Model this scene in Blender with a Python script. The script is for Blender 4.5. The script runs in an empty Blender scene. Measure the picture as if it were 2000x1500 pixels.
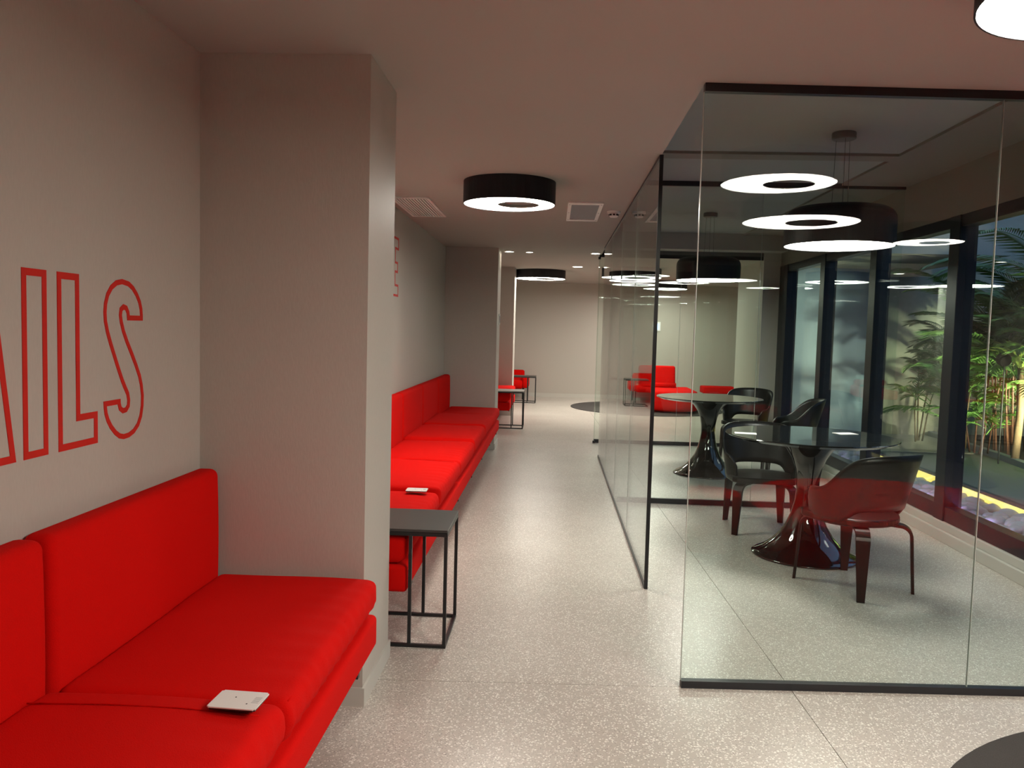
import bpy, bmesh, math, random
from mathutils import Vector, Matrix, noise

S = bpy.context.scene
COL = S.collection
PI = math.pi
random.seed(7)

# ------------------------------------------------------------------ camera
cam_d = bpy.data.cameras.new('camera'); cam = bpy.data.objects.new('camera', cam_d); COL.objects.link(cam)
cam_d.sensor_width = 36.0; cam_d.lens = 1580 / 2000 * 36.0; cam_d.clip_end = 200; cam_d.clip_start = 0.02
YAW, PITCH, ROLL = .0503, .0655, .0258
fw = Vector((-math.sin(YAW) * math.cos(PITCH), math.cos(YAW) * math.cos(PITCH), -math.sin(PITCH)))
rt = Vector((math.cos(YAW), math.sin(YAW), 0)); up = rt.cross(fw)
R_ = rt * math.cos(ROLL) + up * math.sin(ROLL); U_ = up * math.cos(ROLL) - rt * math.sin(ROLL)
m = Matrix(((R_.x, U_.x, -fw.x, 0), (R_.y, U_.y, -fw.y, 0), (R_.z, U_.z, -fw.z, 1.55), (0, 0, 0, 1)))
cam.matrix_world = m
S.camera = cam

# ------------------------------------------------------------------ world: dusk sky over the courtyard
W = bpy.data.worlds.new('dusk'); S.world = W; W.use_nodes = True
bg = W.node_tree.nodes['Background']; bg.inputs[0].default_value = (.22, .36, .62, 1); bg.inputs[1].default_value = .6

# ------------------------------------------------------------------ exposure
S.view_settings.view_transform = 'Standard'; S.view_settings.look = 'None'
S.view_settings.gamma = 1.0; S.view_settings.use_curve_mapping = False
S.view_settings.exposure = 1.15
S.cycles.max_bounces = 8; S.cycles.diffuse_bounces = 4; S.cycles.glossy_bounces = 4
S.cycles.transparent_max_bounces = 24; S.cycles.use_denoising = True; S.cycles.use_light_tree = False
S.cycles.caustics_reflective = False; S.cycles.caustics_refractive = False; S.cycles.sample_clamp_indirect = 6
S.cycles.use_adaptive_sampling = True; S.cycles.adaptive_threshold = .05
LAMP = 25.0            # radiance of the ring lamps' diffusers
LAMP_COL = (1.0, .935, .83)

# ------------------------------------------------------------------ materials
MATS = {}
def nodes_of(name):
    mt = bpy.data.materials.new(name); mt.use_nodes = True
    nt = mt.node_tree; MATS[name] = mt
    return mt, nt, nt.nodes['Principled BSDF']
def mat(name, col, rough=.6, metal=0, bump=0, scale=60, coat=0, var=0, stretch=(1, 1, 1), sheen=0, spec=.5):
    mt, nt, b = nodes_of(name)
    b.inputs['Base Color'].default_value = (*col, 1); b.inputs['Roughness'].default_value = rough
    b.inputs['Metallic'].default_value = metal; b.inputs['Coat Weight'].default_value = coat
    b.inputs['Specular IOR Level'].default_value = spec
    if sheen: b.inputs['Sheen Weight'].default_value = sheen; b.inputs['Sheen Tint'].default_value = (1, .3, .25, 1)
    if bump or var:
        tc = nt.nodes.new('ShaderNodeTexCoord'); mp = nt.nodes.new('ShaderNodeMapping')
        mp.inputs['Scale'].default_value = stretch
        nt.links.new(tc.outputs['Object'], mp.inputs[0])
        nz = nt.nodes.new('ShaderNodeTexNoise'); nz.inputs['Scale'].default_value = scale; nz.inputs['Detail'].default_value = 1
        nt.links.new(mp.outputs[0], nz.inputs['Vector'])
        if bump:
            bp = nt.nodes.new('ShaderNodeBump'); bp.inputs['Strength'].default_value = bump; bp.inputs['Distance'].default_value = .004
            nt.links.new(nz.outputs[0], bp.inputs['Height']); nt.links.new(bp.outputs[0], b.inputs['Normal'])
        if var:
            mx = nt.nodes.new('ShaderNodeMixRGB'); mx.blend_type = 'MULTIPLY'
            mx.inputs[1].default_value = (*col, 1)
            cr = nt.nodes.new('ShaderNodeValToRGB')
            cr.color_ramp.elements[0].position = .3; cr.color_ramp.elements[1].position = .7
            cr.color_ramp.elements[0].color = (1 - var, 1 - var, 1 - var, 1); cr.color_ramp.elements[1].color = (1, 1, 1, 1)
            nt.links.new(nz.outputs[0], cr.inputs[0]); nt.links.new(cr.outputs[0], mx.inputs[2])
            mx.inputs[0].default_value = 1; nt.links.new(mx.outputs[0], b.inputs['Base Color'])
    return mt
def emit(name, col, strength):
    mt, nt, b = nodes_of(name)
    b.inputs['Base Color'].default_value = (.8, .8, .8, 1)
    b.inputs['Emission Color'].default_value = (*col, 1); b.inputs['Emission Strength'].default_value = strength
    return mt
def glass(name, tint, f0=.034):
    """thin clear sheet: fresnel mix of a mirror and a tinted transparent"""
    mt = bpy.data.materials.new(name); mt.use_nodes = True; nt = mt.node_tree; nt.nodes.clear(); MATS[name] = mt
    N = nt.nodes.new; L = nt.links.new
    g = N('ShaderNodeNewGeometry'); d = N('ShaderNodeVectorMath'); d.operation = 'DOT_PRODUCT'
    L(g.outputs['Incoming'], d.inputs[0]); L(g.outputs['Normal'], d.inputs[1])
    a = N('ShaderNodeMath'); a.operation = 'ABSOLUTE'; L(d.outputs['Value'], a.inputs[0])
    s = N('ShaderNodeMath'); s.operation = 'SUBTRACT'; s.inputs[0].default_value = 1; L(a.outputs[0], s.inputs[1])
    p = N('ShaderNodeMath'); p.operation = 'POWER'; p.inputs[1].default_value = 5; L(s.outputs[0], p.inputs[0])
    ma = N('ShaderNodeMath'); ma.operation = 'MULTIPLY_ADD'; ma.inputs[1].default_value = 1 - f0; ma.inputs[2].default_value = f0
    L(p.outputs[0], ma.inputs[0])
    tr = N('ShaderNodeBsdfTransparent'); tr.inputs[0].default_value = (*tint, 1)
    gl = N('ShaderNodeBsdfGlossy'); gl.inputs['Roughness'].default_value = 0.0
    mx = N('ShaderNodeMixShader'); L(ma.outputs[0], mx.inputs[0]); L(tr.outputs[0], mx.inputs[1]); L(gl.outputs[0], mx.inputs[2])
    o = N('ShaderNodeOutputMaterial'); L(mx.outputs[0], o.inputs[0])
    return mt

WALL = mat('wall_paint', (.50, .47, .42), .55, spec=.3, bump=.10, scale=170, var=.04, stretch=(1, 1, .25))
ROOMWALL = mat('room_wall_and_shade_paint', (.24, .225, .195), .7, spec=.2)  # room wall, and the dark tone of the ceiling's painted shade
LOBBY = mat('lobby_dark_paint', (.13, .12, .11), .6)
CEIL = mat('ceiling_paint', (.415, .395, .36), .8, spec=.2, bump=.05, scale=80)

ROOMCEIL = mat('room_ceiling_paint', (.32, .335, .315), .8, spec=.2, bump=.05, scale=60)
BASEB = mat('baseboard_paint', (.55, .54, .49), .45)
RED = mat('red_fabric', (.70, .004, .002), .95, bump=.35, scale=420, var=.08, spec=.12)
REDV = mat('red_vinyl', (.60, .02, .012), .5, spec=.2)
BLACKM = mat('black_metal', (.012, .012, .013), .42)
TRACK = mat('black_track', (.012, .012, .015), .35)
SEAL = mat('joint_seal', (.50, .56, .52), .2)
BLACKG = mat('black_gloss', (.010, .008, .008), .06, coat=1)
TTOP = mat('table_glass_black', (.010, .011, .011), .05, coat=.6)
PLASTIC = mat('black_shell', (.008, .0075, .007), .34, spec=.35)
WOODB = mat('black_bentwood', (.014, .008, .007), .35, spec=.35, bump=.1, scale=40, stretch=(1, 1, .1))
DRUM = mat('dark_drum', (.012, .012, .016), .5, spec=.3)
HUB = mat('lamp_hub', (.30, .29, .27), .5)
WHITEP = mat('white_plastic', (.84, .83, .80), .45)
GREYP = mat('grey_panel', (.22, .22, .24), .55)
RUG = mat('dark_rug', (.055, .05, .046), .95, bump=.8, scale=260, var=.25)
FRAME = mat('window_frame_dark', (.010, .012, .018), .35, spec=.3)
PAVE = mat('courtyard_paving', (.055, .055, .05), .6, bump=.3, scale=20, var=.2)
RENDER = mat('courtyard_render', (.42, .40, .34), .9, bump=.2, scale=12, var=.12)
SOIL = mat('garden_soil', (.035, .026, .018), .95, bump=1, scale=30, var=.4)
KERB = mat('kerb_stone', (.20, .23, .28), .7, bump=.2, scale=30)
PEB = mat('pebble_stone', (.55, .54, .52), .6, bump=.2, scale=25, var=.25)
LEAF = mat('palm_leaf', (.10, .22, .045), .5, var=.3, scale=6)
LEAFD = mat('dark_leaf', (.028, .085, .03), .45, var=.3, scale=6)
LEAFY = mat('lime_leaf', (.34, .46, .08), .5, var=.25, scale=5)
STEM = mat('red_stem', (.10, .04, .024), .6, var=.3, scale=20)
BROWN = mat('plant_trunk', (.14, .09, .05), .8, bump=.5, scale=30)
TABLET = mat('table_top_dark', (.045, .043, .04), .38, bump=.1, scale=200)
TABLEW = mat('table_top_pale', (.52, .50, .47), .3)
LED = emit('lamp_diffuser', LAMP_COL, LAMP)
LEDF = emit('far_lamp_diffuser', LAMP_COL, LAMP * .5)
LEDP = emit('pendant_diffuser', (1.0, .95, .88), LAMP * .6)
SPOT = emit('downlight_lens', (1.0, .9, .75), 14)
LEDY = emit('yellow_led', (1.0, .72, .05), .65)
LEDV = emit('violet_led', (.52, .36, 1.0), 15)
SCREEN = emit('blue_screen', (.08, .35, .95), .9)
GLASS = glass('clear_partition_glass', (.94, .98, .957))
WGLASS = glass('window_glass', (.93, .96, .97), .055)

def terrazzo():
    mt, nt, b = nodes_of('terrazzo'); N = nt.nodes.new; L = nt.links.new
    tc = N('ShaderNodeTexCoord')
    n1 = N('ShaderNodeTexNoise'); n1.inputs['Scale'].default_value = 1.1; n1.inputs['Detail'].default_value = 2; n1.noise_dimensions = '2D'; L(tc.outputs['Object'], n1.inputs['Vector'])
    r1 = N('ShaderNodeValToRGB'); r1.color_ramp.elements[0].color = (.46, .42, .37, 1); r1.color_ramp.elements[1].color = (.54, .50, .445, 1)
    r1.color_ramp.elements[0].position = .35; r1.color_ramp.elements[1].position = .65; L(n1.outputs[0], r1.inputs[0])
    prev = r1.outputs[0]
    for sc, lo, col, dist in ((128, .76, (.76, .73, .67, 1), .42), (85, .86, (.80, .78, .72, 1), .36), (165, .80, (.40, .37, .33, 1), .5), (140, .93, (.24, .20, .18, 1), .32)):
        v = N('ShaderNodeTexVoronoi'); v.inputs['Scale'].default_value = sc
        mp = N('ShaderNodeMapping'); mp.inputs['Location'].default_value = (sc * .37, sc * .11, 0); L(tc.outputs['Object'], mp.inputs[0])
        v.voronoi_dimensions = '2D'; mp.inputs['Rotation'].default_value = (0, 0, sc); L(mp.outputs[0], v.inputs['Vector'])
        sp = N('ShaderNodeSeparateColor'); L(v.outputs['Color'], sp.inputs[0])
        g = N('ShaderNodeMath'); g.operation = 'GREATER_THAN'; g.inputs[1].default_value = lo; L(sp.outputs[0], g.inputs[0])
        l = N('ShaderNodeMath'); l.operation = 'LESS_THAN'; l.inputs[1].default_value = dist; L(v.outputs['Distance'], l.inputs[0])
        mm = N('ShaderNodeMath'); mm.operation = 'MULTIPLY'; L(g.outputs[0], mm.inputs[0]); L(l.outputs[0], mm.inputs[1])
        mx = N('ShaderNodeMixRGB'); L(mm.outputs[0], mx.inputs[0]); L(prev, mx.inputs[1]); mx.inputs[2].default_value = col
        prev = mx.outputs[0]
    L(prev, b.inputs['Base Color'])
    n2 = N('ShaderNodeTexNoise'); n2.inputs['Scale'].default_value = 5; n2.noise_dimensions = '2D'; n2.inputs['Detail'].default_value = 1; L(tc.outputs['Object'], n2.inputs['Vector'])
    mr = N('ShaderNodeMapRange'); mr.inputs['To Min'].default_value = .27; mr.inputs['To Max'].default_value = .31; L(n2.outputs[0], mr.inputs[0])
    L(mr.outputs[0], b.inputs['Roughness'])
    return mt
TERR = terrazzo()

# ------------------------------------------------------------------ helpers
def link(o, parent=None):
    COL.objects.link(o)
    if parent is not None: o.parent = parent
    return o
def obj(name, bm, mt, parent=None, loc=(0, 0, 0), smooth=False):
    me = bpy.data.meshes.new(name); bm.normal_update(); bm.to_mesh(me); bm.free()
    me.materials.append(mt)
    if smooth: me.polygons.foreach_set('use_smooth', [True] * len(me.polygons))
    o = bpy.data.objects.new(name, me); o.location = loc
    return link(o, parent)
def tag(o, label, cat=None, group=None, kind=None):
    if label: o['label'] = label
    if cat: o['category'] = cat
    if group: o['group'] = group
    if kind: o['kind'] = kind
    return o
def thing(name, label, cat, loc=(0, 0, 0), rz=0, group=None, kind=None):
    o = bpy.data.objects.new(name, None); o.location = loc; o.rotation_euler = (0, 0, rz); o.empty_display_size = .1
    COL.objects.link(o)
    return tag(o, label, cat, group, kind)
def copy_tree(o, parent=None):
    c = o.copy(); COL.objects.link(c); c.parent = parent
    for ch in [k for k in bpy.data.objects if k.parent == o]: copy_tree(ch, c)
    return c
def box(bm, x0, x1, y0, y1, z0, z1, bev=0, seg=2):
    vs = [bm.verts.new((x, y, z)) for x in (x0, x1) for y in (y0, y1) for z in (z0, z1)]
    fs = [(0, 1, 3, 2), (4, 6, 7, 5), (0, 4, 5, 1), (2, 3, 7, 6), (0, 2, 6, 4), (1, 5, 7, 3)]
    faces = [bm.faces.new([vs[i] for i in f]) for f in fs]
    if bev:
        es = list({e for f in faces for e in f.edges})
        bmesh.ops.bevel(bm, geom=es, offset=bev, segments=seg, affect='EDGES', profile=.5)
    return bm
def B(*a, **k): return box(bmesh.new(), *a, **k)
def prism(bm, pts, z0, z1):
    lo = [bm.verts.new((x, y, z0)) for x, y in pts]; hi = [bm.verts.new((x, y, z1)) for x, y in pts]
    n = len(pts); bm.faces.new(lo[::-1]); bm.faces.new(hi)
    for i in range(n): bm.faces.new((lo[i], lo[(i + 1) % n], hi[(i + 1) % n], hi[i]))
    bmesh.ops.recalc_face_normals(bm, faces=bm.faces[:])
    return bm
def lathe(bm, prof, n=48, cx=0, cy=0):
    rings = []
    for r, z in prof:
        if r < 1e-6: rings.append([bm.verts.new((cx, cy, z))])
        else: rings.append([bm.verts.new((cx + r * math.cos(2 * PI * k / n), cy + r * math.sin(2 * PI * k / n), z)) for k in range(n)])
    for a, b in zip(rings, rings[1:]):
        for k in range(n):
            q = [a[k % len(a)], a[(k + 1) % len(a)], b[(k + 1) % len(b)], b[k % len(b)]]
            q2 = []
            for v in q:
                if v not in q2: q2.append(v)
            if len(q2) > 2: bm.faces.new(q2)
    bmesh.ops.recalc_face_normals(bm, faces=bm.faces[:])
    return bm
def tube(bm, pts, r, n=8, closed=False):
    pts = [Vector(p) for p in pts]; rings = []; N = len(pts)
    rr = r if isinstance(r, (list, tuple)) else [r] * N
    for i, p in enumerate(pts):
        a = pts[i - 1] if (i or closed) else p; b = pts[(i + 1) % N] if (i < N - 1 or closed) else p
        t = (b - a).normalized(); ref = Vector((0, 0, 1)) if abs(t.z) < .9 else Vector((1, 0, 0))
        u = t.cross(ref).normalized(); v = t.cross(u)
        rings.append([bm.verts.new(p + (u * math.cos(2 * PI * k / n) + v * math.sin(2 * PI * k / n)) * rr[i]) for k in range(n)])
    for i in range(N if closed else N - 1):
        a, b = rings[i], rings[(i + 1) % N]
        for k in range(n): bm.faces.new((a[k], a[(k + 1) % n], b[(k + 1) % n], b[k]))
    if not closed: bm.faces.new(rings[0][::-1]); bm.faces.new(rings[-1])
    bmesh.ops.recalc_face_normals(bm, faces=bm.faces[:])
    return bm
def soft_box(sx, sy, sz, r, step=.05, disp=None):
    """rounded upholstered block, base at z=0, centred in x and y; disp(p)->Vector shapes its skin"""
    bm = bmesh.new()
    def axis(s):
        h = s / 2; e = [-h, -h + r * .3, -h + r * .65, -h + r]; n = max(1, int((s - 2 * r) / step))
        mid = [-h + r + (s - 2 * r) * k / n for k in range(1, n)]
        return e + mid + [-v for v in e[::-1]]
    ax = [axis(sx), axis(sy), axis(sz)]; half = [sx / 2, sy / 2, sz / 2]; cache = {}
    def vert(p):
        key = tuple(round(c, 6) for c in p)
        if key not in cache:
            P = Vector(p); q = Vector([max(-(h - r), min(h - r, c)) for c, h in zip(p, half)]); d = P - q
            P2 = q + d.normalized() * r
            if disp: P2 = P2 + disp(P2)
            P2.z += sz / 2
            cache[key] = bm.verts.new(P2)
        return cache[key]
    for k in range(3):
        i, j = (k + 1) % 3, (k + 2) % 3
        for sgn in (-1, 1):
            for a in range(len(ax[i]) - 1):
                for b_ in range(len(ax[j]) - 1):
                    q = []
                    for (da, db) in ((0, 0), (1, 0), (1, 1), (0, 1)):
                        p = [0, 0, 0]; p[k] = sgn * half[k]; p[i] = ax[i][a + da]; p[j] = ax[j][b_ + db]; q.append(vert(p))
                    bm.faces.new(q if sgn > 0 else q[::-1])
    bmesh.ops.recalc_face_normals(bm, faces=bm.faces[:])
    return bm
def struct(name, bm, mt, label=None, parent=None):
    o = obj(name, bm, mt, parent)
    if parent is None: o['kind'] = 'structure'
    if label: o['label'] = label
    return o

# ------------------------------------------------------------------ main dimensions
HC, HR, HF = 2.61, 2.93, 2.71          # corridor, glass room and far lounge ceilings
XL, XP, XQ, XW = -1.422, .603, -.742, 3.096
def ypane(x): return 3.52 + .053 * (x - XP)
YFAR, YBACK, XR = 19.3, -5.0, 6.0
P1, P2, P3 = (3.19, 3.70), (10.45, 11.0), (14.75, 15.35)

# ------------------------------------------------------------------ floor: terrazzo panels with recessed joints
floor = struct('floor', B(XL - .2, 6.2, YBACK - .2, YFAR + .2, -.12, -.006), mat('joint_grout', (.24, .22, .195), .8), 'grey terrazzo floor laid in large panels')
def jx(y): return 1.188 - .0276 * y
def jy(x): return 3.482 + .053 * x
def jy2(x): return 11.46 + .02 * x
g = .0016
for (xa, xb, ya, yb) in (('L', 'J', 'b', '1'), ('J', 'R', 'b', '1'), ('L', 'J', '1', '2'), ('J', 'W', '1', '2'), ('L', 'J', '2', 'f'), ('J', 'R', '2', 'f')):
    def fx(k, y): return {'L': XL - .2, 'J': jx(y), 'R': 6.2, 'W': 3.12}[k]
    def fy(k, x): return {'b': YBACK - .2, '1': jy(x), '2': jy2(x), 'f': YFAR + .2}[k]
    def corner(kx, ky, sx, sy):
        x = fx(kx, 3.5)
        for _ in range(3): y = fy(ky, x); x = fx(kx, y)
        return (x + sx * g, y + sy * g)
    pts = [corner(xa, ya, 1, 1), corner(xb, ya, -1, 1), corner(xb, yb, -1, -1), corner(xa, yb, 1, -1)]
    obj('terrazzo_panel', prism(bmesh.new(), pts, -.03, 0), TERR, floor)

# ------------------------------------------------------------------ walls and ceilings
struct('wall_left', B(XL - .2, XL, YBACK - .2, YFAR + .2, 0, 3.1), WALL, 'grey beige textured wall behind the red sofas')
struct('wall_far', B(XL - .2, 6.2, YFAR, YFAR + .2, 0, 3.1), WALL, 'pale beige end wall of the corridor')
struct('wall_back', B(XL - .2, 6.2, YBACK - .2, YBACK, 0, 3.1), LOBBY, 'wall behind the viewer')
struct('wall_lobby_right', B(XR, XR + .2, YBACK, 3.9, 0, 3.1), LOBBY, 'lobby side wall')
struct('wall_lobby_front', prism(bmesh.new(), [(3.24, 3.62), (6.2, ypane(6.2)), (6.2, ypane(6.2) + .2), (3.24, 3.84)], 0, 3.1), WALL, 'lobby wall beside the glass room')
struct('wall_room_end', B(2.86, 3.26, 11.40, 11.62, 0, 3.1), WALL, 'narrow beige wall end between window and rear glass')
struct('wall_header', B(XP + .001, 2.86, 11.42, 11.60, 2.66, 2.93), mat('header_paint', (.10, .10, .095), .7), 'dark header above the rear glass')
struct('wall_far_right', B(3.10, 3.26, 11.62, 14.0, 0, 3.1), WALL, 'side wall beyond the glass rooms')
struct('wall_far_return', B(3.26, 6.2, 13.86, 14.0, 0, 3.1), WALL, 'return wall of the far lounge')
struct('wall_far_side', B(XR, XR + .2, 14.0, YFAR, 0, 3.1), WALL, 'right wall of the far lounge')
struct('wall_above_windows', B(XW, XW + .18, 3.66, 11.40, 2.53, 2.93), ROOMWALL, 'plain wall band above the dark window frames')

struct('ceiling', prism(bmesh.new(), [(XL, YBACK), (XR, YBACK), (XR, ypane(XR)), (XP, ypane(XP) + .006), (XP + .006, 11.1), (XL, 11.1)], HC, 3.1), CEIL, 'brownish plastered corridor ceiling')
struct('ceiling_room', B(XP + .008, XW + .18, 3.53, 11.62, HR, 3.1), ROOMCEIL, 'grey ceiling of the glass rooms')
struct('ceiling_room_shade_band', B(2.51, XW, 3.70, 11.40, HR - .02, HR), ROOMWALL, 'ceiling strip along the windows, coloured darker as shade')  # thin darker slab standing in for a shadow pattern on the ceiling
struct('ceiling_room_shade_strip', B(XP + .02, 2.51, 6.22, 6.40, HR - .02, HR), ROOMWALL, 'thin strip across the glass room ceiling, coloured darker as shade')  # darker cross strip of the same painted shadow pattern
struct('ceiling_far', B(XL, XR, 11.1, YFAR, HF, 3.1), CEIL, 'higher ceiling of the far lounge')

def pillar(y0, y1, label):
    p = struct('pillar', B(XL, XQ, y0, y1, 0, HC if y1 < 11.1 else HF), WALL, label)
    b = bmesh.new()
    e = .010
    pts = [(XL, y0), (XL, y0 - e), (XQ + e, y0 - e), (XQ + e, y1 + e), (XL, y1 + e), (XL, y1), (XQ, y1), (XQ, y0)]
    obj('skirting', prism(b, pts, 0, .078), BASEB, p)
pillar(*P1, 'grey pillar nearest the viewer, between the two long red sofas')
pillar(*P2, 'dark grey pillar at the far end of the second red sofa')
pillar(*P3, 'slim pale pillar farthest down the corridor')
for i, (a, b) in enumerate(((YBACK, P1[0]), (P1[1], P2[0]), (P2[1], P3[0]), (P3[1], YFAR))):
    struct('baseboard_left.%03d' % i if i else 'baseboard_left', B(XL, XL + .012, a + .012, b - .012, 0, .078), BASEB, 'painted baseboard under the sofas')
struct('baseboard_far', B(XL + .012, XR, YFAR - .012, YFAR, 0, .09), BASEB, 'painted baseboard of the end wall')

# ------------------------------------------------------------------ glass partitions
def bar(p0, p1, w, z0, z1):
    d = Vector((p1[0] - p0[0], p1[1] - p0[1])).normalized(); n = Vector((-d.y, d.x)) * w / 2
    return prism(bmesh.new(), [(p0[0] + n.x, p0[1] + n.y), (p0[0] - n.x, p0[1] - n.y), (p1[0] - n.x, p1[1] - n.y), (p1[0] + n.x, p1[1] + n.y)], z0, z1)
def glass_wall(name, label, p0, p1, cuts, ztop, tz=.035, bz=.032, tt=.035, edge=False):
    e = thing(name, label, None, kind='structure')
    d = Vector((p1[0] - p0[0], p1[1] - p0[1])); L = d.length; d.normalize()
    at = lambda s: (p0[0] + d.x * s, p0[1] + d.y * s)
    st = [0] + cuts + [L]
    for a, b in zip(st, st[1:]):
        obj('pane', bar(at(a + .0012), at(b - .0012), .012, bz, ztop - tz), GLASS, e)
    for c in cuts:
        obj('joint', bar(at(c - .0012), at(c + .0012), .010, bz, ztop - tz), SEAL, e)
    if edge: obj('edge_highlight', bar(at(-.0025), at(0), .012, bz, ztop - tz), SEAL, e)  # pale strip imitates the bright highlight along the bare glass edge
    obj('top_track', bar(p0, p1, tt, ztop - tz, ztop), TRACK, e)
    obj('bottom_track', bar(p0, p1, tt, 0, bz), TRACK, e)
    return e
gf = glass_wall('wall_glass_front', 'tall frameless glass wall facing the viewer, with black floor and ceiling tracks', (XP, ypane(XP)), (3.10, ypane(3.10)), [1.265], HC, edge=True)
gs = glass_wall('wall_glass_side', 'long glass partition along the corridor, seen edge on', (XP, 4.895), (XP, 10.16), [1.316, 2.632, 3.948], HC, tz=.02, bz=.02, tt=.022)
obj('edge_profile', B(XP - .011, XP + .011, 4.88, 4.897, 0, HC - .002), TRACK, gs)
gm = glass_wall('wall_glass_middle', 'glass wall dividing the two meeting rooms', (XP + .02, 7.435), (3.07, 7.435), [1.215], HR, tz=.045, bz=.048)
gr = glass_wall('wall_glass_rear', 'glass wall closing the rear meeting room', (XP, 11.45), (2.86, 11.45), [1.147], 2.66, tz=.05, bz=.05)
gs2 = glass_wall('wall_glass_stub', 'narrow glass return beside the rear room opening', (XP, 11.38), (XP, 11.44), [], HC)

# ------------------------------------------------------------------ windows to the courtyard
MUL = [3.72, 4.98, 6.52, 8.12, 9.62, 11.12]
struct('trim_sill', B(XW - .05, XW, 3.74, 11.40, 0, .085, .004), BASEB, 'beige plinth below the windows')
struct('trim_sill_upper', B(XW - .025, XW + .18, 3.72, 11.40, .085, .145, .004), BASEB, 'upper beige ledge below the windows')
for i in range(5):
    y0, y1 = MUL[i], MUL[i + 1]
    w = thing('window_%d' % (i + 1), 'dark framed courtyard window, %s of five counted from the front glass' % ('first', 'second', 'third', 'fourth', 'fifth')[i], None, kind='structure')
    obj('frame_rail', B(XW, XW + .11, y0, y1, .145, .262, .004), FRAME, w)
    obj('frame_rail', B(XW, XW + .11, y0, y1, 2.44, 2.53, .004), FRAME, w)
    obj('mullion', B(XW - .01, XW + .13, y1 - .08, y1 + .08, .145, 2.53, .004), FRAME, w)
    if i == 0: obj('mullion', B(XW - .01, XW + .13, y0 - .08, y0 + .06, .145, 2.53, .004), FRAME, w)
    obj('pane', B(XW + .05, XW + .062, y0 + .05, y1 - .08, .25, 2.45), WGLASS, w)
struct('trim_window_end', B(XW - .01, XW + .13, 11.2, 11.40, .145, 2.53), FRAME, 'dark frame end of the window row')

# ------------------------------------------------------------------ courtyard shell
struct('floor_courtyard', B(XW + .18, 10.2, 3.9, 13.86, -.12, -.02), PAVE, 'dark paving of the courtyard')
struct('wall_courtyard_end', B(3.26, 10.2, 13.70, 13.86, -.1, 4.2), RENDER, 'rendered wall closing the courtyard')
struct('wall_courtyard_sky_tint', B(3.30, 5.35, 13.60, 13.70, -.02, 4.2), mat('sky_tinted_wall', (.26, .35, .52), .5), 'left part of the courtyard end wall, coloured blue grey as sky light')  # cool sky light on the end wall, put into a blue colour
struct('wall_courtyard_side', B(10.0, 10.2, 3.9, 13.7, -.1, 4.2), RENDER, 'far side wall of the courtyard')
struct('floor_planting_bed', prism(bmesh.new(), [(6.35, 13.7), (6.10, 11.0), (5.8, 9.0), (5.8, 6.0), (10, 6.0), (10, 13.7)], -.02, .03), SOIL, 'dark soil of the planting bed')
kb = bmesh.new()
struct('trim_kerb', prism(kb, [(6.25, 13.7), (6.0, 11.0), (5.7, 9.0), (5.7, 6.0), (5.8, 6.0), (5.8, 9.0), (6.10, 11.0), (6.35, 13.7)], -.02, .07), KERB, 'blue grey kerb of the planting bed')
struct('trim_pebble_edge', B(3.66, 3.70, 3.9, 13.6, -.02, .20), PAVE, 'low dark edging beside the pebbles')

# ------------------------------------------------------------------ sofas
def wrinkle(seed, sx, sy, sz, puff, tilt=False):
    def f(p):
        d = Vector((0, 0, 0))
        u, v = 2 * p.x / sx, 2 * p.y / sy
        k = max(0, (1 - u ** 4)) * max(0, (1 - v ** 4))
        if p.z > sz / 2 - .04:
            d.z += puff * k + .006 * noise.noise(Vector((p.x * 3 + seed, p.y * 3, seed)))
            edge = max(0, u - .35)
            d.z += .0065 * edge * math.sin(p.y * 58 + 3 * noise.noise(Vector((p.y * 6, seed, p.x * 4)))) * k ** .3
        if tilt and p.y > sy / 2 - .11: d.z -= .008 * min(1, (p.y - sy / 2 + .11) / .10) * (p.z > 0)
        if p.x > 0 and p.z < 0: d.x -= .045 * (-2 * p.z / sz) ** 2 * max(0, (p.x - sx / 2 + .06) / .06)
        if p.x > sx / 2 - .02:
            d.x += .006 * (1 - (2 * p.z / sz) ** 2) + .0035 * math.sin(p.y * 75 + p.z * 30 + seed + 2 * noise.noise(Vector((p.y * 8, seed, 0))))
        return d
    return f
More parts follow.
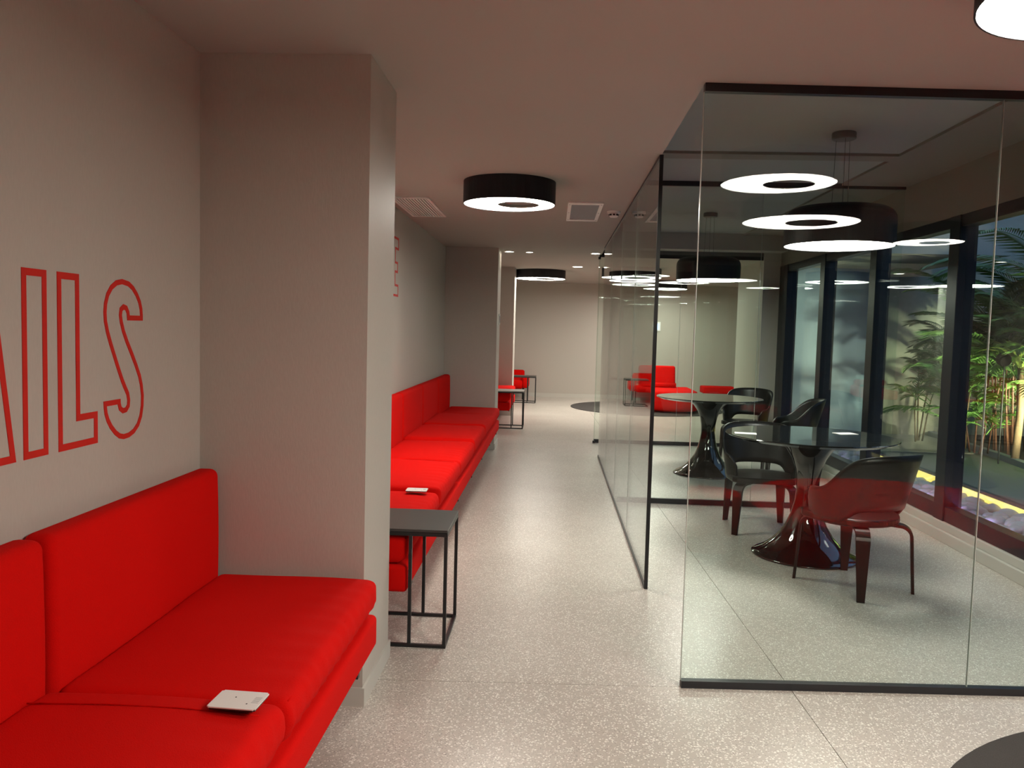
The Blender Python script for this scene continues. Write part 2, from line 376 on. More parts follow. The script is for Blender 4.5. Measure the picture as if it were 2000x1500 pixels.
def sofa(name, label, y0, ends, group, raised=()):
    """bench sofa against the left wall: plinth, seat cushions, back cushions, steel feet"""
    t = thing(name, label, 'sofa', (-1.04, y0, 0), 0, group)
    L = ends[-1]
    obj('base', soft_box(.72, L, .132, .022, .2), RED, t, (0, L / 2, .264), True)
    st = [0] + ends
    for i, (a, b) in enumerate(zip(st, st[1:])):
        ln = b - a - .022; hz = .148 + (.024 + .006 * math.sin(i * 5.1) if i in raised else .010 * math.sin(i * 2.3 + y0))
        sx = .65
        c = obj('seat_cushion', soft_box(sx, ln, hz, .034, .028, wrinkle(i * 3.7 + y0, sx, ln, hz, .016, i in raised)), RED, t, (.034, (a + b) / 2, .401), True)
        h = hz + .004
        e = [(sx / 2 - .012, -ln / 2 + .03, h - .012), (sx / 2 - .012, ln / 2 - (.13 if i in raised else .03), h - .012)]
        n = 24
        pb = bmesh.new(); tube(pb, [Vector(e[0]).lerp(Vector(e[1]), k / n) for k in range(n + 1)], .0028, 6)
        obj('piping', pb, RED, c, (0, 0, -.004), True)
        if i in raised: obj('seam', tube(bmesh.new(), [(-sx / 2 + .02, ln / 2 - .115, hz + .004), (-.1, ln / 2 - .115, hz + .0135), (.1, ln / 2 - .115, hz + .0135), (sx / 2 - .03, ln / 2 - .115, hz + .002)], .0022, 6), RED, c, (0, 0, 0), True)
        obj('back_cushion', soft_box(.092, ln + .002, .55, .03, .08, lambda p: Vector((.006 * (1 - (p.z / .28) ** 2) if p.x > 0 else 0, 0, 0))), RED, t, (-.335, (a + b) / 2, .42), True)
    for k, yy in enumerate([.25 + (L - .5) * q / max(1, len(ends)) for q in range(len(ends) + 1)]):
        f = bmesh.new(); box(f, -.2, -.16, yy - .02, yy + .02, 0, .268); obj('foot', f, BLACKM, t)
        f = bmesh.new(); box(f, .325, .345, yy - .012, yy + .012, .235, .268); obj('bracket', f, BLACKM, t)
    return t
sofa('sofa', 'long red upholstered bench sofa nearest the viewer, below the red outlined lettering', -1.30, [1.12, 2.24, 3.36, 4.475], 'red bench sofas', raised=(2,))
sofa('sofa', 'long red bench sofa behind the near pillar, with a side table over its end', 3.83, [1.10, 2.2, 3.3, 4.4, 5.5, 6.60], 'red bench sofas', raised=(1, 3, 4))
sofa('sofa', 'short red bench sofa between the far two pillars', 12.95, [.9, 1.78], 'red bench sofas')

# white cards on the sofas
def card(label, x, y, z, rz):
    c = thing('card', label, 'card', (x, y, z), rz, 'white cards on the sofas')
    def slab(sx, sy, z0, z1):
        b = box(bmesh.new(), -sx / 2, sx / 2, -sy / 2, sy / 2, z0, z1)
        es = [e for e in b.edges if abs(e.verts[0].co.z - e.verts[1].co.z) > 1e-5]
        bmesh.ops.bevel(b, geom=es, offset=.005, segments=3, affect='EDGES'); return b
    obj('backing', slab(.122, .092, 0, .005), BLACKM, c)
    obj('face', slab(.126, .096, .005, .008), WHITEP, c)
    for dx, dy in ((-.012, .012), (.03, -.02)):
        obj('dot', lathe(bmesh.new(), [(0, .0086), (.0022, .0084), (.0022, .008)], 10, dx, dy), BLACKM, c)
    for k in range(5):
        b = bmesh.new(); box(b, .038, .056, -.012 + k * .007, -.0105 + k * .007, .008, .0082); obj('print_line', b, GREYP, c)
    return c
card('thin white card with rounded corners lying on the nearest red sofa', -.775, 1.965, .588, -.05)
card('small white card lying on the red sofa beyond the near pillar', -.80, 4.80, .572, .03)

# ------------------------------------------------------------------ wire side tables (open to one side, slid over the sofa end)
def side_table(label, x0, x1, y0, y1, h, top, xm, name='side_table', cat='side table', grp='black wire side tables'):
    t = thing(name, label, cat, (x1, (y0 + y1) / 2, 0), 0, grp)
    a, b = y0 - (y0 + y1) / 2, y1 - (y0 + y1) / 2; w = x0 - x1; s = .016
    obj('table_top', B(w, 0, a, b, h - .014, h, .002, 1), top, t)
    f = bmesh.new(); box(f, w, 0, a, a + s, h - .032, h - .0145); obj('top_rail', f, BLACKM, t)
    f = bmesh.new(); box(f, w, 0, b - s, b, h - .032, h - .0145); obj('top_rail', f, BLACKM, t)
    f = bmesh.new(); box(f, -s, 0, a + s, b - s, h - .032, h - .0145); obj('top_rail', f, BLACKM, t)
    for yy in (a, b - s):
        for xx in (-s, xm - x1 - s / 2):
            f = bmesh.new(); box(f, xx, xx + s, yy, yy + s, s + .0005, h - .0325); obj('leg', f, BLACKM, t)
        f = bmesh.new(); box(f, w, 0, yy, yy + s, 0, s); obj('floor_rail', f, BLACKM, t)
    f = bmesh.new(); box(f, -s, 0, a + s, b - s, 0, s); obj('floor_rail', f, BLACKM, t)
    f = bmesh.new(); box(f, w, w + s, a + s, b - s, 0, s); obj('floor_rail', f, BLACKM, t)
    return t
side_table('black wire side table with dark top, beside the near pillar', -.97, -.484, 3.82, 4.265, .582, TABLET, -.664)
side_table('black wire side table with pale top, beyond the second pillar', -.93, -.455, 12.75, 13.2, .60, TABLEW, -.64)
side_table('black wire side table farthest down the corridor, near the end wall', -.86, -.365, 17.45, 17.9, .58, TABLET, -.545)

# ------------------------------------------------------------------ ceiling ring lamps
def ring_lamp(label, x, y, zc, r, drop=.16):
    t = thing('ceiling_lamp', label, 'ceiling lamp', (x, y, zc), 0, 'black drum ring lamps')
    z = -drop
    obj('housing', lathe(bmesh.new(), [(0, 0), (r, 0), (r, z), (r - .006, z), (r - .006, z + .03), (0, z + .03)], 64), DRUM, t)
    off, rh = r * .20, r * .45; n = 64
    b = bmesh.new()
    o = [b.verts.new(((r - .007) * math.cos(2 * PI * k / n), (r - .007) * math.sin(2 * PI * k / n), z + .004)) for k in range(n)]
    i = [b.verts.new((off + rh * math.cos(2 * PI * k / n), rh * math.sin(2 * PI * k / n), z + .002)) for k in range(n)]
    for k in range(n): b.faces.new((o[k], i[k], i[(k + 1) % n], o[(k + 1) % n]))
    for f in b.faces:
        f.normal_update()
        if f.normal.z > 0: f.normal_flip()
    obj('diffuser', b, LEDF if y > 12 else LED, t)
    obj('hub', lathe(bmesh.new(), [(rh, z + .001), (rh, z + .024), (0, z + .024)], 48, off, 0), HUB, t)
    return t
ring_lamp('round black drum lamp with glowing ring, over the middle of the corridor', -.348, 5.86, HC, .33)
ring_lamp('round drum lamp cut off by the top right corner of the picture', 1.43, 2.22, HC, .33)
ring_lamp('wide drum lamp above the big red ottoman', 2.2, .70, HC, .44)
ring_lamp('drum lamp in the right of the lobby', 3.8, -.28, HC, .30)
ring_lamp('far round drum lamp directly above the corridor end', -.29, 15.5, HF, .475)
ring_lamp('wide far drum lamp seen through the end of the glass partition', 1.35, 14.65, HF, .53)
ring_lamp('far drum lamp behind another, above the far lounge', 1.62, 16.7, HF, .48)
ring_lamp('farthest drum lamp, above the red chaise', 2.40, 18.0, HF, .48)

def pendant(label, x, y, r=.355):
    t = thing('pendant_lamp', label, 'pendant lamp', (x, y, HR), 0, 'black drum pendants over the tables')
    obj('canopy', lathe(bmesh.new(), [(0, 0), (.075, 0), (.078, -.006), (.078, -.04), (.07, -.046), (0, -.046)], 32), mat('canopy_grey', (.10, .10, .095), .5) if 'canopy_grey' not in MATS else MATS['canopy_grey'], t, smooth=False)
    zt, zb = -.50, -.755
    for k in range(3):
        a = 2 * PI * k / 3 + .4
        obj('cable', tube(bmesh.new(), [(.05 * math.cos(a), .05 * math.sin(a), -.045), (.06 * math.cos(a), .06 * math.sin(a), zt + .002)], 0.0013, 6), BLACKM, t)
    prof = [(0, zt)] + [(r - .085 + .085 * math.sin(q * PI / 12), zt - .085 + .085 * math.cos(q * PI / 12)) for q in range(7)] + [(r, zb), (r - .006, zb), (r - .006, zb + .03), (0, zb + .03)]
    obj('shade', lathe(bmesh.new(), prof, 64), DRUM, t, smooth=False)
    obj('diffuser', lathe(bmesh.new(), [(r - .007, zb + .004), (0, zb + .002)], 64), LEDP, t)
    return t
pendant('large black rounded drum pendant over the nearer tulip table', 1.90, 5.62)
pendant('black rounded drum pendant over the farther tulip table', 1.72, 9.32)

def downlight(label, x, y, z, r=.055):
    t = thing('downlight', label, 'downlight', (x, y, z), 0, 'recessed downlights')
    obj('trim_ring', lathe(bmesh.new(), [(r, 0), (r + .015, 0), (r + .015, -.006), (r, -.006), (r, 0)], 32), WHITEP, t)
    obj('lens', lathe(bmesh.new(), [(r, -.002), (0, -.003)], 32), SPOT, t)
downlight('small recessed downlight beside the dark far pillar', -.63, 10.9, HC)
downlight('small recessed downlight in the middle of the far ceiling edge', -.36, 10.92, HC, .045)
downlight('small recessed downlight next to the end of the glass partition', .52, 10.92, HC)
downlight('recessed downlight in the far lounge ceiling, right of the far drum lamp', .38, 14.4, HF, .085)

# ------------------------------------------------------------------ ceiling fittings
t = thing('air_grille', 'white slatted air grille in the ceiling above the second sofa', 'air vent', (-1.20, 7.1, HC))
obj('frame', prism(bmesh.new(), [(-.15, -.52), (.15, -.52), (.15, .52), (-.15, .52)], -.003, -.0005), GREYP, t)
for a in ((-.16, -.135, -.53, .53), (.135, .16, -.53, .53), (-.135, .135, -.53, -.505), (-.135, .135, .505, .53)):
    obj('border', B(a[0], a[1], a[2], a[3], -.012, -.0005), WHITEP, t)
for k in range(11):
    b = bmesh.new(); x = -.122 + k * .0244
    box(b, x - .006, x + .006, -.50, .50, -.011, -.0032); obj('slat', b, WHITEP, t)
t = thing('access_hatch', 'square ceiling hatch with white border and grey panel', 'hatch', (.228, 7.2, HC))
obj('panel', B(-.115, .115, -.44, .44, -.006, -.0005), GREYP, t)
for a in ((-.145, -.115, -.53, .53), (.115, .145, -.53, .53), (-.115, .115, -.53, -.445), (-.115, .115, .445, .53)):
    obj('border', B(a[0], a[1], a[2], a[3], -.012, -.0005), WHITEP, t)
for sx in (-.13, .13):
    for sy in (-.45, 0, .45): obj('screw', lathe(bmesh.new(), [(0, -.0135), (.006, -.0135), (.006, -.012)], 10, sx, sy), GREYP, t)
t = thing('smoke_detector', 'round white smoke detector on the ceiling beside the glass', 'smoke detector', (.487, 7.15, HC))
obj('base', lathe(bmesh.new(), [(0, 0), (.058, 0), (.058, -.018), (.05, -.02), (0, -.02)], 32), WHITEP, t)
obj('sensor_cap', lathe(bmesh.new(), [(.038, -.02), (.038, -.042), (.03, -.052), (0, -.054)], 32), WHITEP, t)
for k in range(8):
    a = 2 * PI * k / 8; b = bmesh.new(); box(b, -.009, .009, -.003, .003, -.04, -.026)
    o = obj('slot', b, BLACKM, t, (.039 * math.cos(a), .039 * math.sin(a), 0)); o.rotation_euler.z = a + PI / 2
t = thing('wall_switch', 'small plate on the corridor face of the dark far pillar', 'switch', (XQ, 10.86, 1.70))
obj('plate', B(0, .010, -.05, .05, -.075, .075, .003, 1), WHITEP, t); obj('rocker', B(.010, .015, -.025, .025, -.045, .045, .001, 1), GREYP, t)
t = thing('wall_panel', 'small control panel with blue screen on the far wall', 'control panel', (2.40, YFAR, 1.74))
obj('case', B(-.10, .10, -.025, 0, -.11, .11, .004, 1), WHITEP, t); obj('screen', B(-.07, .07, -.028, -.025, -.07, .07), SCREEN, t)

# ------------------------------------------------------------------ wall lettering (outlined vinyl letters)
def outline(name, pts, stroke, parent, x=XL, th=.0016, holes=()):
    """ring of vinyl following a closed contour given as (y, z) on the left wall"""
    bm = bmesh.new()
    def ring(P, inward):
        n = len(P); A = sum(P[i][0] * P[(i + 1) % n][1] - P[(i + 1) % n][0] * P[i][1] for i in range(n)) / 2
        if A < 0: P = P[::-1]
        Q = []
        for i in range(n):
            p = Vector(P[i]); a = (p - Vector(P[i - 1])).normalized(); b = (Vector(P[(i + 1) % n]) - p).normalized()
            na, nb = Vector((-a.y, a.x)), Vector((-b.y, b.x)); mvec = na + nb
            k = stroke / max(.35, mvec.dot(na)) if mvec.length > 1e-6 else stroke
            Q.append(p + mvec * k * (1 if inward else -1))
        f = lambda q, xx: bm.verts.new((xx, q[0], q[1]))
        o1 = [f(q, x + .0002) for q in P]; o2 = [f(q, x + th) for q in P]; i1 = [f(q, x + .0002) for q in Q]; i2 = [f(q, x + th) for q in Q]
        for k in range(n):
            j = (k + 1) % n
            for q in ((o2[k], o2[j], i2[j], i2[k]), (o1[k], o1[j], o2[j], o2[k]), (i1[k], i1[j], i2[j], i2[k])): bm.faces.new(q)
    ring(pts, True)
    for h in holes: ring(h, False)
    bmesh.ops.recalc_face_normals(bm, faces=bm.faces[:])
    return obj(name, bm, REDV, parent)
tx = thing('wall_lettering', 'large red outlined capital letters AILS on the wall above the near sofa', 'lettering', (0, 0, 0))
ST = .0200
outline('letter_a', [(1.811, 1.167), (1.912, 1.167), (1.919, 1.24), (1.958, 1.24), (1.965, 1.167), (2.066, 1.167), (1.982, 1.686), (1.895, 1.686)], ST, tx, holes=[[(1.928, 1.33), (1.949, 1.33), (1.9385, 1.43)]])
outline('letter_i', [(2.097, 1.167), (2.204, 1.167), (2.204, 1.686), (2.097, 1.686)], ST, tx)
outline('letter_l', [(2.252, 1.166), (2.453, 1.166), (2.453, 1.266), (2.36, 1.266), (2.36, 1.686), (2.252, 1.686)], ST, tx)
Sc = [(908, 476), (908, 445), (905, 400), (895, 350), (875, 300), (850, 258), (820, 228), (775, 212), (735, 220), (700, 250), (672, 300), (657, 360), (652, 420), (655, 480), (668, 550), (690, 630), (715, 710), (740, 790), (765, 865), (785, 915), (800, 950), (805, 985), (803, 1010), (793, 1028), (778, 1033), (765, 1022), (760, 1000), (760, 973), (648, 990), (650, 1030), (655, 1075), (668, 1120), (690, 1165), (720, 1205), (750, 1228), (780, 1233), (815, 1222), (850, 1195), (880, 1150), (900, 1090), (910, 1020), (912, 950), (905, 880), (893, 820), (868, 745), (840, 670), (812, 600), (790, 535), (777, 480), (772, 440), (775, 415), (785, 405), (796, 410), (804, 430), (808, 474)]
def s_wall(c):      # spread the sampled S over the wall field it fills (perspective along the wall undone)
    u = (c[0] / 3.262 - 1078.6); y = 2.737 * (279 - 1078.6) / u
    zt, zb = 1.687, 1.155
    k = (279 - 1078.6) / u
    top = 545 + (c[0] / 3.262 - 237) * .121; bot = 859 - (c[0] / 3.262 - 240) * .232
    v = (c[1] / 3.262 + 480 - top) / (bot - top)
    return (y, zt + (zb - zt) * v)
outline('letter_s', [s_wall(c) for c in Sc], ST * .85, tx)
tx = thing('wall_lettering', 'edge of a red outlined capital letter E on the wall, just past the near pillar', 'lettering', (0, 0, 0))
outline('letter_e', [(7.05, 1.83), (7.30, 1.83), (7.30, 1.94), (7.16, 1.94), (7.16, 2.04), (7.27, 2.04), (7.27, 2.14), (7.16, 2.14), (7.16, 2.245), (7.30, 2.245), (7.30, 2.355), (7.05, 2.355)], ST, tx)

# ------------------------------------------------------------------ tulip tables
def tulip(label, x, y, r=.585, h=.865):
    t = thing('tulip_table', label, 'table', (x, y, 0), 0, 'black tulip tables')
    prof = [(0, 0), (.365, 0), (.372, .006), (.366, .014), (.335, .030), (.285, .056), (.235, .095), (.185, .15), (.142, .22), (.108, .30), (.086, .39), (.077, .47), (.079, .55), (.092, .63), (.118, .70), (.160, .765), (.215, .815), (.24, h - .028), (0, h - .028)]
    obj('pedestal', lathe(bmesh.new(), prof, 64), BLACKG, t, smooth=True)
    obj('table_top', lathe(bmesh.new(), [(0, h - .028), (r - .05, h - .028), (r - .006, h - .010), (r, h - .005), (r - .003, h), (0, h)], 96), TTOP, t)
    return t
tulip('glossy black tulip table under the large pendant in the nearer glass room', 1.84, 5.82)
tulip('glossy black tulip table in the farther glass room', 1.76, 9.15)
for lab, (x, y, rz) in (('white sheet of paper on the right of the nearer tulip table', (2.14, 5.98, .3)), ('white leaflet on the left of the nearer tulip table', (1.38, 5.80, -.2))):
    tag(obj('paper', B(-.075, .075, -.05, .05, 0, .002), WHITEP, None, (x, y, .8655)), lab, 'paper', 'papers on the tulip table').rotation_euler.z = rz

def soft_prism(pts, z0, z1, e):
    bm = bmesh.new(); n = len(pts); cx = sum(p[0] for p in pts) / n; cy = sum(p[1] for p in pts) / n
    levels = [(e, z0), (e * .3, z0 + e * .3), (0, z0 + e)] + [(0, z1 - e), (e * .3, z1 - e * .3), (e, z1)]
    rings = []
    for ins, z in levels:
        rings.append([bm.verts.new((p[0] - (p[0] - cx) / max(.01, math.hypot(p[0] - cx, p[1] - cy)) * ins, p[1] - (p[1] - cy) / max(.01, math.hypot(p[0] - cx, p[1] - cy)) * ins, z)) for p in pts])
    for a, b in zip(rings, rings[1:]):
        for k in range(n): bm.faces.new((a[k], a[(k + 1) % n], b[(k + 1) % n], b[k]))
    bm.faces.new(rings[0][::-1]); bm.faces.new(rings[-1]); bmesh.ops.recalc_face_normals(bm, faces=bm.faces[:])
    return bm

# ------------------------------------------------------------------ shell armchairs on bent plywood legs
def make_chair():
    t = thing('armchair', 'x', 'chair', (0, 0, 0), 0, 'black shell armchairs')
    rear = [(.272 * math.sin(math.radians(a)), .012 - .256 * math.cos(math.radians(a))) for a in range(-96, 97, 8)]
    front = [(.262, .12), (.25, .20), (.22, .235), (.12, .25), (-.12, .25), (-.22, .235), (-.25, .20), (-.262, .12)]
    obj('seat', soft_prism(rear + front, .425, .472, .010), PLASTIC, t)
    # wrap-round back with low arms, open along the bottom of the back
    b = bmesh.new(); NT, NZ = 48, 8; outer, inner = [], []
    for i in range(NT + 1):
        th = math.radians(-128 + 256 * i / NT); c = abs(math.degrees(th))
        k = 1 / (1 + math.exp((c - 68) / 9)); zt = .635 + .245 * k - .02 * (c / 60) ** 2 * k
        endk = max(0, (c - 108) / 20); zt -= .085 * endk ** 2
        zb = .445 + .085 / (1 + math.exp((c - 52) / 5))
        ro, ri = [], []
        for j in range(NZ + 1):
            z = zb + (zt - zb) * j / NZ; fl = .072 * (z - .45) / .43 * (.4 + .6 * k)
            for lst, d in ((ro, .009), (ri, -.009)):
                rx, ry = .268 + fl * 1.4 + d, .252 + fl * 1.6 + d
                lst.append(b.verts.new((rx * math.sin(th), .012 - ry * math.cos(th), z)))
        outer.append(ro); inner.append(ri)
    for i in range(NT):
        for j in range(NZ):
            b.faces.new((outer[i][j], outer[i + 1][j], outer[i + 1][j + 1], outer[i][j + 1]))
            b.faces.new((inner[i][j], inner[i][j + 1], inner[i + 1][j + 1], inner[i + 1][j]))
        b.faces.new((outer[i][NZ], outer[i + 1][NZ], inner[i + 1][NZ], inner[i][NZ]))
        b.faces.new((outer[i][0], inner[i][0], inner[i + 1][0], outer[i + 1][0]))
    for i in (0, NT):
        for j in range(NZ): b.faces.new((outer[i][j], outer[i][j + 1], inner[i][j + 1], inner[i][j]))
    bmesh.ops.recalc_face_normals(b, faces=b.faces[:])
    obj('backrest', b, PLASTIC, t, smooth=True)
    for sx in (-1, 1):
        for sy in (-1, 1):
            corner = Vector((sx * .226, sy * .262)); path = []
            dirn = (-corner).normalized()
            path.append((0.0, 0.0))
            path += [(.012, .18), (.022, .345)]
            for q in range(1, 7):
                a = q * PI / 12; path.append((.022 + .07 * (1 - math.cos(a)), .345 + .070 * math.sin(a)))
            path += [(.16, .418), (.26, .420)]
            wd = Vector((-dirn.y, dirn.x)); lb = bmesh.new(); rings = []
            for i, (s, z) in enumerate(path):
                i0, i1 = max(0, i - 1), min(len(path) - 1, i + 1)
                tn = Vector((path[i1][0] - path[i0][0], path[i1][1] - path[i0][1])).normalized(); nn = Vector((-tn.y, tn.x))
                f = min(1, z / .36); hw = (.022 + .019 * f) * (1 if i < 10 else .8)
                ring = []
                for (a, bb) in ((-1, -1), (1, -1), (1, 1), (-1, 1)):
                    ss, zz = s + nn.x * .009 * bb, z + nn.y * .009 * bb
                    if i == 0: zz = 0
                    ring.append(lb.verts.new((corner.x + dirn.x * ss + wd.x * hw * a, corner.y + dirn.y * ss + wd.y * hw * a, zz)))
                rings.append(ring)
            for p, q in zip(rings, rings[1:]):
                for k in range(4): lb.faces.new((p[k], p[(k + 1) % 4], q[(k + 1) % 4], q[k]))
            lb.faces.new(rings[0][::-1]); lb.faces.new(rings[-1]); bmesh.ops.recalc_face_normals(lb, faces=lb.faces[:])
            obj('leg', lb, WOODB, t)
    return t
proto = make_chair()
spots = [('black shell armchair nearest the viewer, its back to us', 1.925, 5.13, 29),
         ('black shell armchair across the nearer table, facing the viewer', 1.70, 6.58, 176),
         ('black shell armchair by the windows, right of the farther table', 2.70, 9.25, 82),
         ('black shell armchair behind the farther table, next to the rear glass', 2.50, 10.55, 150)]
for i, (lab, x, y, a) in enumerate(spots):
    o = proto if i == 0 else copy_tree(proto)
    o['label'] = lab; o.location = (x, y, 0); o.rotation_euler.z = math.radians(a)
    if i == 1: o.scale.z = .955

# ------------------------------------------------------------------ far lounge
def rug(label, x, y, r): tag(obj('round_rug', lathe(bmesh.new(), [(0, .0005), (r, .0005), (r, .008), (r - .006, .011), (0, .011)], 96), RUG, None, (x, y, 0)), label, 'rug', 'round dark rugs')
rug('dark round rug cut off by the bottom right corner', 2.46, 2.02, 1.33)
rug('dark round rug under the red chaise in the far lounge', 1.96, 17.0, 1.57)
def ottoman(label, x, y, r, h, n=64):
    t = thing('ottoman', label, 'ottoman', (x, y, .011), 0, 'round red ottomans')
    e = .04
    prof = [(0, 0), (r - .03, 0), (r - .008, .02), (r, h * .5), (r, h - e)] + [(r - e + e * math.cos(q * PI / 12), h - e + e * math.sin(q * PI / 12)) for q in range(1, 7)] + [(r * .5, h + .012), (0, h + .015)]
    obj('upholstery', lathe(bmesh.new(), prof, n), RED, t, smooth=True)
    obj('piping', tube(bmesh.new(), [((r - .01) * math.cos(2 * PI * k / n), (r - .01) * math.sin(2 * PI * k / n), h - .010) for k in range(n)], .005, 6, True), RED, t, smooth=True)
ottoman('very large round red ottoman on the near rug', 2.66, 1.62, 1.08, .41)
ottoman('small round red pouf to the right of the viewer', 1.40, 1.20, .24, .41)
# chaise: round-fronted seat, reclined back cushion, low arm, wire frame
t = thing('chaise', 'red round-fronted chaise with a square back cushion in the far lounge', 'chaise', (2.42, 16.75, .011))
pts = [(-.50, .95), (.50, .95)] + [(.50 * math.cos(a), -.30 - .50 * math.sin(a)) for a in [PI * k / 20 for k in range(21)]]
obj('seat', soft_prism(pts, .03, .42, .04), RED, t, smooth=True)
bk = obj('back_cushion', soft_box(.78, .16, .46, .05, .08), RED, t, (-.19, .72, .42), True); bk.rotation_euler.x = math.radians(-12)
obj('lumbar_roll', tube(bmesh.new(), [(-.55, .60, .47), (.2, .60, .47)], .05, 12), RED, t, smooth=True)
obj('arm', soft_box(.28, .85, .22, .05, .08), RED, t, (-.62, .45, .22), True)
for xx in (-.70, -.56):
    obj('leg', tube(bmesh.new(), [(xx, .1, .22), (xx, .1, .0095), (xx, .78, .0095), (xx, .78, .22)], .009, 6), BLACKM, t)
side_table('black wire side table left of the red chaise', 1.22, 1.635, 17.25, 17.62, .60, TABLET, 1.42)
t = thing('bench', 'low dark red bench by the end wall, right of the chaise', 'bench', (3.8, 18.8, 0))
obj('seat', soft_box(.75, .45, .16, .03, .1), RED, t, (0, 0, .24), True)
for sx in (-.3, .3):
    for sy in (-.16, .16): obj('leg', tube(bmesh.new(), [(sx, sy, 0), (sx, sy, .25)], .014, 8), BLACKM, t)
t = thing('easy_chair', 'red easy chair against the left of the end wall', 'chair', (-1.02, 18.75, 0))
obj('seat', soft_box(.68, .72, .20, .05, .08), RED, t, (0, -.1, .24), True)
obj('back_cushion', soft_box(.70, .18, .38, .05, .08), RED, t, (0, .33, .26), True)
obj('arm', soft_box(.14, .72, .26, .04, .1), RED, t, (.40, -.1, .26), True)
for sx in (-.28, .34):
    for sy in (-.38, .3): obj('leg', tube(bmesh.new(), [(sx, sy, 0), (sx, sy, .27)], .014, 8), BLACKM, t)

# ------------------------------------------------------------------ courtyard: pebbles, led strips, plants, garden lamp
pm = []
for k in range(6):
    b = bmesh.new(); bmesh.ops.create_icosphere(b, subdivisions=2, radius=1)
    for v in b.verts:
        n_ = noise.noise(v.co * 1.1 + Vector((k * 5.1, 0, 0)))
        v.co = Vector((v.co.x * (1 + .2 * n_), v.co.y * (.72 + .15 * n_), v.co.z * (.55 + .1 * n_)))
    me = bpy.data.meshes.new('pebble'); b.to_mesh(me); b.free(); me.materials.append(PEB)
    me.polygons.foreach_set('use_smooth', [True] * len(me.polygons)); pm.append(me)
rr = random.Random(3); cnt = 0
y = 4.75
while y < 10.2:
    for c_ in range(4):
        s = rr.uniform(.070, .10); o = bpy.data.objects.new('pebble', pm[rr.randrange(6)])
        o.scale = (s, s, s); o.rotation_euler = (rr.uniform(-.3, .3), rr.uniform(-.3, .3), rr.uniform(0, 6.3))
        o.location = (3.325 + c_ * .092 + rr.uniform(-.02, .02), y + rr.uniform(-.03, .03) + (c_ % 2) * .05, .135 + rr.uniform(0, .045) + .012 * c_)
        COL.objects.link(o); cnt += 1
        tag(o, 'smooth rounded pebble in the coloured strip outside the windows', 'pebble', 'pebbles along the windows')
    y += .135
struct('floor_pebble_bed', B(XW + .185, 3.655, 3.95, 13.5, -.02, .115), PAVE, 'gravel bed below the pebbles')
tag(obj('led_strip', B(3.640, 3.655, 4.2, 11.2, .150, .275), LEDY), 'yellow light strip along the outer edge of the pebbles', 'light strip')
tag(obj('led_strip', B(XW + .186, XW + .198, 4.2, 11.2, .185, .20), LEDV), 'violet light strip below the window frames', 'light strip')
tag(obj('strip_cover', B(3.656, 3.70, 4.2, 11.2, .20, .30), PAVE), 'dark cover behind the yellow light strip', 'cover')

def frond_mesh(name, length, droop, nl, ll, lw, mt, rise=.5, fold=.35, seed=0):
    """feather leaf growing along +x, drooping, leaflets in two rows"""
    r_ = random.Random(seed); bm = bmesh.new(); pts = []
    for i in range(nl + 1):
        s = i / nl; pts.append(Vector((length * (s - .12 * s * s), 0, length * (rise * s - droop * s * s))))
    tube(bm, pts, [.010 * (1 - .8 * i / nl) + .002 for i in range(nl + 1)], 5)
    for i in range(2, nl + 1):
        s = i / nl; t = (pts[i] - pts[i - 1]).normalized(); p = pts[i]
        l = ll * (math.sin(PI * (.15 + .8 * s)) * .8 + .25) * r_.uniform(.85, 1.1)
        for sd in (-1, 1):
            d = (t * .75 + Vector((0, sd, 0)) * .8 + Vector((0, 0, fold * .4))).normalized()
            w = t.cross(Vector((0, 0, 1))).cross(d).normalized() * lw
            a = p; m1 = p + d * l * .45 + Vector((0, 0, -.03 * l)); e = p + d * l + Vector((0, 0, -.28 * l))
            wv = t * lw
            vs = [bm.verts.new(q) for q in (a, m1 - wv, e, m1 + wv)]; bm.faces.new(vs)
    me = bpy.data.meshes.new(name); bm.to_mesh(me); bm.free(); me.materials.append(mt); return me
def blade_mesh(name, length, width, mt, rise=1.0, droop=.7, n=7):
    bm = bmesh.new(); prev = None
    for i in range(n + 1):
        s = i / n; p = Vector((length * s * .8, 0, length * (rise * s - droop * s * s))); w = width * math.sin(PI * min(1, .12 + s * .88)) ** .7 * (1 if i < n else 0)
        a, c, b_ = bm.verts.new(p + Vector((0, -w, w * .3))), bm.verts.new(p), bm.verts.new(p + Vector((0, w, w * .3)))
        if prev: bm.faces.new((prev[0], prev[1], c, a)); bm.faces.new((prev[1], prev[2], b_, c))
        prev = (a, c, b_)
    me = bpy.data.meshes.new(name); bm.to_mesh(me); bm.free(); me.materials.append(mt); return me
def place(me, name, parent, loc, rz, ry=0, sc=1):
    o = bpy.data.objects.new(name, me); o.location = loc; o.rotation_euler = (0, ry, rz); o.scale = (sc, sc, sc)
    return link(o, parent)
F1 = frond_mesh('frond', 1.5, .55, 30, .55, .026, LEAF, .95, seed=1)
F2 = frond_mesh('frond', 1.2, .75, 26, .48, .026, LEAFD, 1.1, seed=2)
F3 = frond_mesh('frond', 2.3, .52, 44, .66, .022, LEAF, .75, seed=3)
F4 = frond_mesh('frond', .75, .7, 16, .44, .028, LEAF, .9, seed=4)
BL = blade_mesh('blade', .95, .055, LEAFY)
